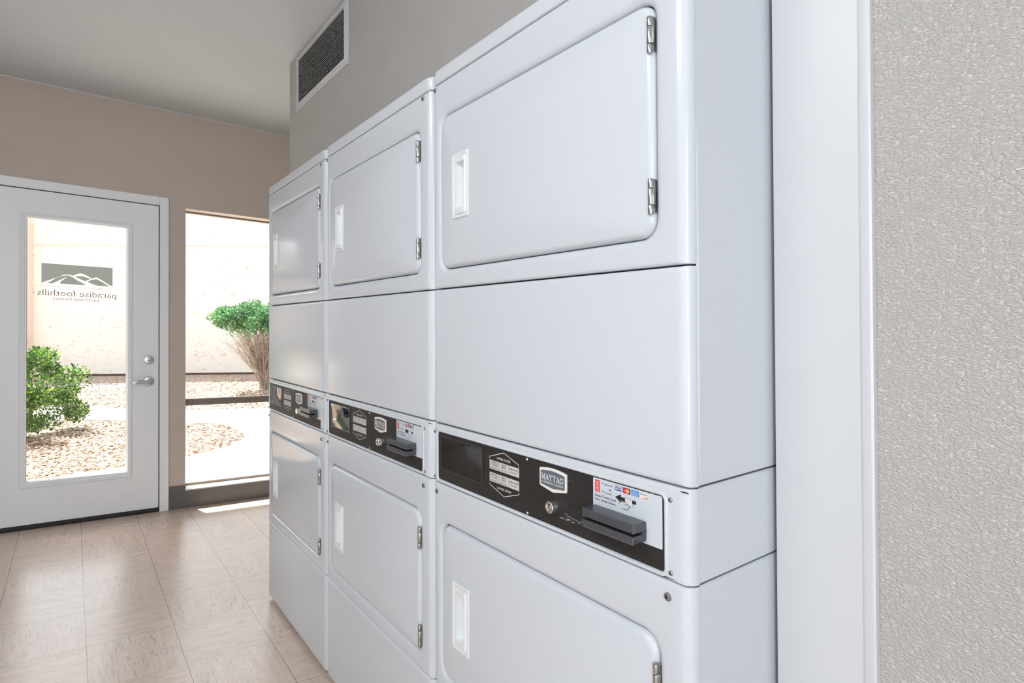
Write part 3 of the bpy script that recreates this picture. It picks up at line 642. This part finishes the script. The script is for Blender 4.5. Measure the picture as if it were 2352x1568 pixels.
# card reader: upper and lower jaw with an open slot between, joined at the back
m = MB(); rx0, rx1, ry0, ry1, rz0, rz1 = -.0268, PX-.0001, .0785, .1815, .8050, .8332
m.box(rx0, rx1, ry0, ry1, .8196, rz1, bev=.0018); m.box(rx0-.001, rx1, ry0, ry1, rz0, .8160, bev=.0018); m.box(-.0075, rx1, ry0+.0005, ry1-.0005, .8150, .8206)
m.box(-.026, -.006, ry0+.004, ry1-.002, .8158, .8162, 1); m.add([(rx0-.0011, .128, .8143), (rx0-.0011, .1215, .8143-.0045), (rx0-.0011, .1215, .8146-.0045), (rx0-.0011, .1272, .8146)], [(0, 1, 2, 3)], 2)
m.add([(rx0-.0011, ry0+.003, .8092), (rx0-.0011, ry1-.003, .8092), (rx0-.0011, ry1-.003, .8095), (rx0-.0011, ry0+.003, .8095)], [(0, 1, 2, 3)], 3)
m.build('card_reader', ['reader', 'dark', 'screw', 'screw'], cp, MO)

# copies for the two machines further along -------------------------------------
def copy_tree(o, parent=None):
    c = o.copy(); COL.objects.link(c); c.parent = parent
    for ch in list(o.children): copy_tree(ch, c)
    return c
for k, lab in ((1, 'white stacked double dryer in the middle of the row'), (2, 'white stacked double dryer farthest along the row, beside the window')):
    c = copy_tree(root); c.location = (MO[0], MO[1]+W*k, MO[2]); c['label'] = lab
# scratches and a worn patch on the nearest control panel only
m = MB(); rnd = random.Random(4)
def arc(pts, w):
    for a, b in zip(pts[:-1], pts[1:]): seg(m, a, b, w, PX-.0003, 0)
arc([(.2985, .8005), (.2955, .8060), (.2925, .8100), (.2905, .8118)], .0006)
arc([(.249, .8010), (.240, .7985), (.228, .7968), (.215, .7962), (.205, .7975), (.200, .7995)], .0006)
for i in range(22):
    a = .262-rnd.random()*.062; z = .7905+rnd.random()*.0035; arc([(a, z), (a-.002-rnd.random()*.003, z+rnd.uniform(-.0003, .0004))], .00025+rnd.random()*.0007)
for i in range(26):
    a = rnd.uniform(.12, .64); z = rnd.uniform(.777, .868); arc([(a, z), (a-.0008, z+.0003)], .0006)
o = m.build('scratch_marks', 'scratch', cp, MO, recalc=False); o['kind'] = 'stuff'

# ------------------------------------------------------------------ outside
GZ = -.1
m = MB(); m.box(-14, 16, DY+.16, 30, GZ-.3, GZ); tag(m.build('ground', 'gravel'), 'tan gravel bed between the walkway and the stucco wall', 'gravel', kind='structure')
isl = [(-6, 4.9), (-.93, 5.38), (-.27, 5.48), (.19, 5.56), (.5, 5.75), (.74, 6.02), (.87, 6.3), (.885, 6.75), (.85, 7.2), (.72, 7.5), (.47, 7.63), (-.1, 8.35), (-.6, 8.85), (-6, 12.6)]
out = [(-6, 14.2), (-.54, 10.25), (.64, 8.85), (1.62, 8.34), (8, 5.6), (8, 3.75), (-6, 3.75)]
m = MB(); m.prism([(a, b, GZ) for a, b in isl+out], (0, 0, .02), 0)
tag(m.build('walkway', ['concrete']), 'pale concrete walkway curving round a gravel bed', 'walkway', kind='structure')
m = MB()
def jt(a, b, w=.018):
    a, b = Vector(a), Vector(b); d = (b-a).normalized(); n = Vector((-d.y, d.x))*w/2; z = GZ+.0215
    m.prism([(*(a+n), z-.001), (*(b+n), z-.001), (*(b-n), z-.001), (*(a-n), z-.001)], (0, 0, .0015))
jt((.30, 5.58), (.22, 3.9), .035); jt((.89, 6.35), (3.5, 5.6))
tag(m.build('walkway_joint', 'joint'), kind='structure')
# stucco building across the courtyard
A, B = Vector((-.54, 17.0)), Vector((2.9, 14.85)); dr = (B-A).normalized(); nn = Vector((dr.y, -dr.x))
if nn.y > 0: nn = -nn
def wp(s, o_, z): p = A+dr*s+nn*o_; return (p.x, p.y, z)
def wbox(mb, s0, s1, o0, o1, z0, z1, mat=0):
    mb.add([wp(s, q, z) for s in (s0, s1) for q in (o0, o1) for z in (z0, z1)], [(0, 1, 3, 2), (4, 6, 7, 5), (0, 4, 5, 1), (2, 3, 7, 6), (0, 2, 6, 4), (1, 5, 7, 3)], mat)
bd = thing('stucco_building', 'cream stucco building across the courtyard, seen through the glass', 'building', (A.x, A.y, GZ)); BO = (A.x, A.y, GZ)
m = MB(); wbox(m, -16, 16, 0, -.5, GZ+.05, 3.95); m.build('wall', 'stucco', bd, BO)
m = MB(); wbox(m, -16, 16, -.02, -.4, GZ-.05, GZ+.06); m.build('plinth', 'plinth', bd, BO)
m = MB(); wbox(m, -.95, 16, .012, -.1, 3.02, 3.06); m.build('score_line', 'stucco_pink', bd, BO)
m = MB(); wbox(m, -1.55, -.98, .30, -.1, GZ, 3.95); m.build('pilaster', 'stucco_pink', bd, BO)
# unseen eave outside, its reach set to cut the indoor sun patch
m = MB(); m.box(-8, 8, DY+.14, 4.94, 2.30, 2.42); tag(m.build('eave', 'eave'), 'unseen overhanging roof edge outside the door', 'roof', kind='structure')
m = MB(); m.box(-8, XL-.1, DY+.02, DY+.14, -.4, 2.7); m.box(1.6, 8, DY+.02, DY+.14, -.4, 2.7); m.box(XL-.1, 1.6, DY+.02, DY+.14, 2.45, 2.7); tag(m.build('wall_outside', 'stucco'), kind='structure')
m = MB(); m.box(XL-.2, 1.7, YB-.2, DY+.2, 2.66, 2.72); tag(m.build('roof', 'eave'), kind='structure')

# gravel stones: one scattered mesh, only on the beds
def inside(px, py, poly):
    r = np.zeros(len(px), bool); n = len(poly)
    for i in range(n):
        x0, y0 = poly[i]; x1, y1 = poly[(i+1) % n]
        if y0 == y1: continue
        c = ((y0 > py) != (y1 > py)) & (px < (x1-x0)*(py-y0)/(y1-y0)+x0); r ^= c
    return r
rng = np.random.default_rng(7)
def stones(n):
    py_ = 4.9+rng.random(n*3)**1.5*8.6; px_ = CX+(py_-CY)*rng.uniform(-.12, .36, n*3)
    walk = inside(px_, py_, isl+out) | (np.hypot(px_-2.30, py_-11.2) < .2) | (np.hypot(px_+1.20, py_-7.95) < .45); px_, py_ = px_[~walk][:n], py_[~walk][:n]; n = len(px_)
    base = np.array([(1, 0, 0), (-1, 0, 0), (0, 1, 0), (0, -1, 0), (0, 0, 1), (.6, .6, .55), (-.6, .55, .5), (.55, -.6, .5), (-.55, -.6, .55)])
    fs = np.array([(4, 5, 6), (4, 6, 8), (4, 8, 7), (4, 7, 5), (0, 2, 5), (2, 6, 5), (2, 1, 6), (1, 8, 6), (1, 3, 8), (3, 7, 8), (3, 0, 7), (0, 5, 7)])
    sz = rng.uniform(.006, .019, n); an = rng.uniform(0, 6.28, n)
    v = base[None]*(1+rng.uniform(-.25, .25, (n, 9, 3)))*sz[:, None, None]*np.array([1.3, .8, .7])
    c, s = np.cos(an)[:, None], np.sin(an)[:, None]
    X = v[:, :, 0]*c-v[:, :, 1]*s+px_[:, None]; Y = v[:, :, 0]*s+v[:, :, 1]*c+py_[:, None]; Z = v[:, :, 2]+GZ+.002
    vs = np.stack([X, Y, Z], -1).reshape(-1, 3); f = (fs[None]+np.arange(n)[:, None, None]*9).reshape(-1, 3)
    me = bpy.data.meshes.new('gravel_stones'); me.from_pydata(vs.tolist(), [], f.tolist()); me.materials.append(MAT['stone'])
    o = bpy.data.objects.new('gravel_stones', me); COL.objects.link(o); return o
tag(stones(20000), 'loose tan and brown gravel covering the beds outside', 'gravel', kind='stuff')

def leaves(pts, dirs, size, mat, name, parent, off, seed=1):
    g = np.random.default_rng(seed); n = len(pts)
    d = dirs+g.normal(0, .55, (n, 3)); d /= np.linalg.norm(d, axis=1)[:, None]
    up = g.normal(0, 1, (n, 3)); up[:, 2] = abs(up[:, 2])+.5; sd = np.cross(d, up); sd /= np.linalg.norm(sd, axis=1)[:, None]; nm = np.cross(sd, d)
    L_ = size*g.uniform(.6, 1.35, n)[:, None]; W_ = L_*.34
    p = pts; v = np.stack([p, p+d*L_*.45+sd*W_+nm*L_*.08, p+d*L_, p+d*L_*.45-sd*W_+nm*L_*.08, p+d*L_*.5-nm*L_*.04], 1)
    f = np.array([(0, 1, 4), (1, 2, 4), (2, 3, 4), (3, 0, 4)])
    fs = (f[None]+np.arange(n)[:, None, None]*5).reshape(-1, 3)
    me = bpy.data.meshes.new(name); me.from_pydata((v.reshape(-1, 3)-np.array(off)).tolist(), [], fs.tolist()); me.materials.append(MAT[mat])
    o = bpy.data.objects.new(name, me); COL.objects.link(o); o.parent = parent; return o
# leafy bush behind the door glass
bc = Vector((-1.20, 7.95, GZ)); BU = (bc.x, bc.y, GZ)
bush = thing('leafy_bush', 'bright green leafy bush on the gravel, seen through the door glass', 'bush', BU)
g = np.random.default_rng(3)
P, D = [], []
def clump(c, r, n, fl=.8):
    v = g.normal(0, 1, (n, 3)); v /= np.linalg.norm(v, axis=1)[:, None]; rad = r*(g.random(n)**.45)[:, None]
    P.append(np.array(c)+v*rad*np.array([1, 1, fl])); D.append(v+np.array([0, 0, .35]))
for i in range(46):
    a = g.uniform(0, 6.28); h = g.uniform(.10, .86); q = (0.74*math.sqrt(max(0, 1-((h-.40)/.54)**2)))*g.uniform(.35, .92)
    clump((bc.x+math.cos(a)*q, bc.y+math.sin(a)*q, GZ+h), g.uniform(.11, .18), 420)
P_, D_ = np.concatenate(P), np.concatenate(D); k = P_[:, 2] > GZ+.05
leaves(P_[k], D_[k], .034, 'leaf_bright', 'foliage', bush, BU, 5)
m = MB(); rnd = random.Random(8)
for i in range(16):
    a = rnd.uniform(0, 6.28); q = rnd.uniform(.15, .55); h = rnd.uniform(.35, .78)
    m.tube([(bc.x, bc.y, GZ), (bc.x+math.cos(a)*q*.4, bc.y+math.sin(a)*q*.4, GZ+h*.4), (bc.x+math.cos(a)*q, bc.y+math.sin(a)*q, GZ+h)], [.014, .009, .003], 5)
m.build('branches', 'stem', bush, BU)
# flat-topped shrub with bare stems behind the window
sc_ = Vector((2.30, 11.2, GZ)); SO = (sc_.x, sc_.y, GZ)
shrub = thing('clipped_shrub', 'flat-topped green shrub with bare twiggy stems beyond the tall window', 'shrub', SO)
P, D = [], []
for i in range(120):
    a = g.uniform(0, 6.28); q = .92*math.sqrt(g.random()); e = q/.92
    hi = 1.58-.20*e**4; lo = min(.80+.25*e if i < 70 else 1.22, hi-.03); h = g.uniform(lo, hi)
    clump((sc_.x+math.cos(a)*q, sc_.y+math.sin(a)*q*.9, GZ+h), g.uniform(.09, .16), 110 if h < 1.15 else 260, .8)
P_, D_ = np.concatenate(P), np.concatenate(D)
leaves(P_, D_, .040, 'leaf_cool', 'foliage', shrub, SO, 6)
m = MB(); rnd = random.Random(9)
for i in range(130):
    a = rnd.uniform(0, 6.28); q = .88*math.sqrt(rnd.random()); h = rnd.uniform(.9, 1.5)
    bx, by = rnd.uniform(-.10, .10), rnd.uniform(-.10, .10); j = lambda s: rnd.uniform(-s, s)
    p3 = (sc_.x+math.cos(a)*q, sc_.y+math.sin(a)*q*.9, GZ+h)
    p0 = (sc_.x+bx, sc_.y+by, GZ); p1 = (p0[0]*.75+p3[0]*.25+j(.06), p0[1]*.75+p3[1]*.25+j(.06), GZ+h*.36); p2 = (p0[0]*.42+p3[0]*.58+j(.11), p0[1]*.42+p3[1]*.58+j(.11), GZ+h*.68)
    m.tube([p0, p1, p2, p3], [.010, .007, .005, .002], 4)
    for u_ in range(6):
        e = Vector(p2)+Vector((j(.26), j(.26), rnd.uniform(-.1, .35))); m.tube([p1 if u_ % 2 else p2, (Vector(p2)+e)/2 if not u_ % 2 else (Vector(p1)+e)/2+Vector((j(.04), j(.04), 0)), e], [.004, .003, .0015], 3)
m.build('stems', 'stem', shrub, SO)
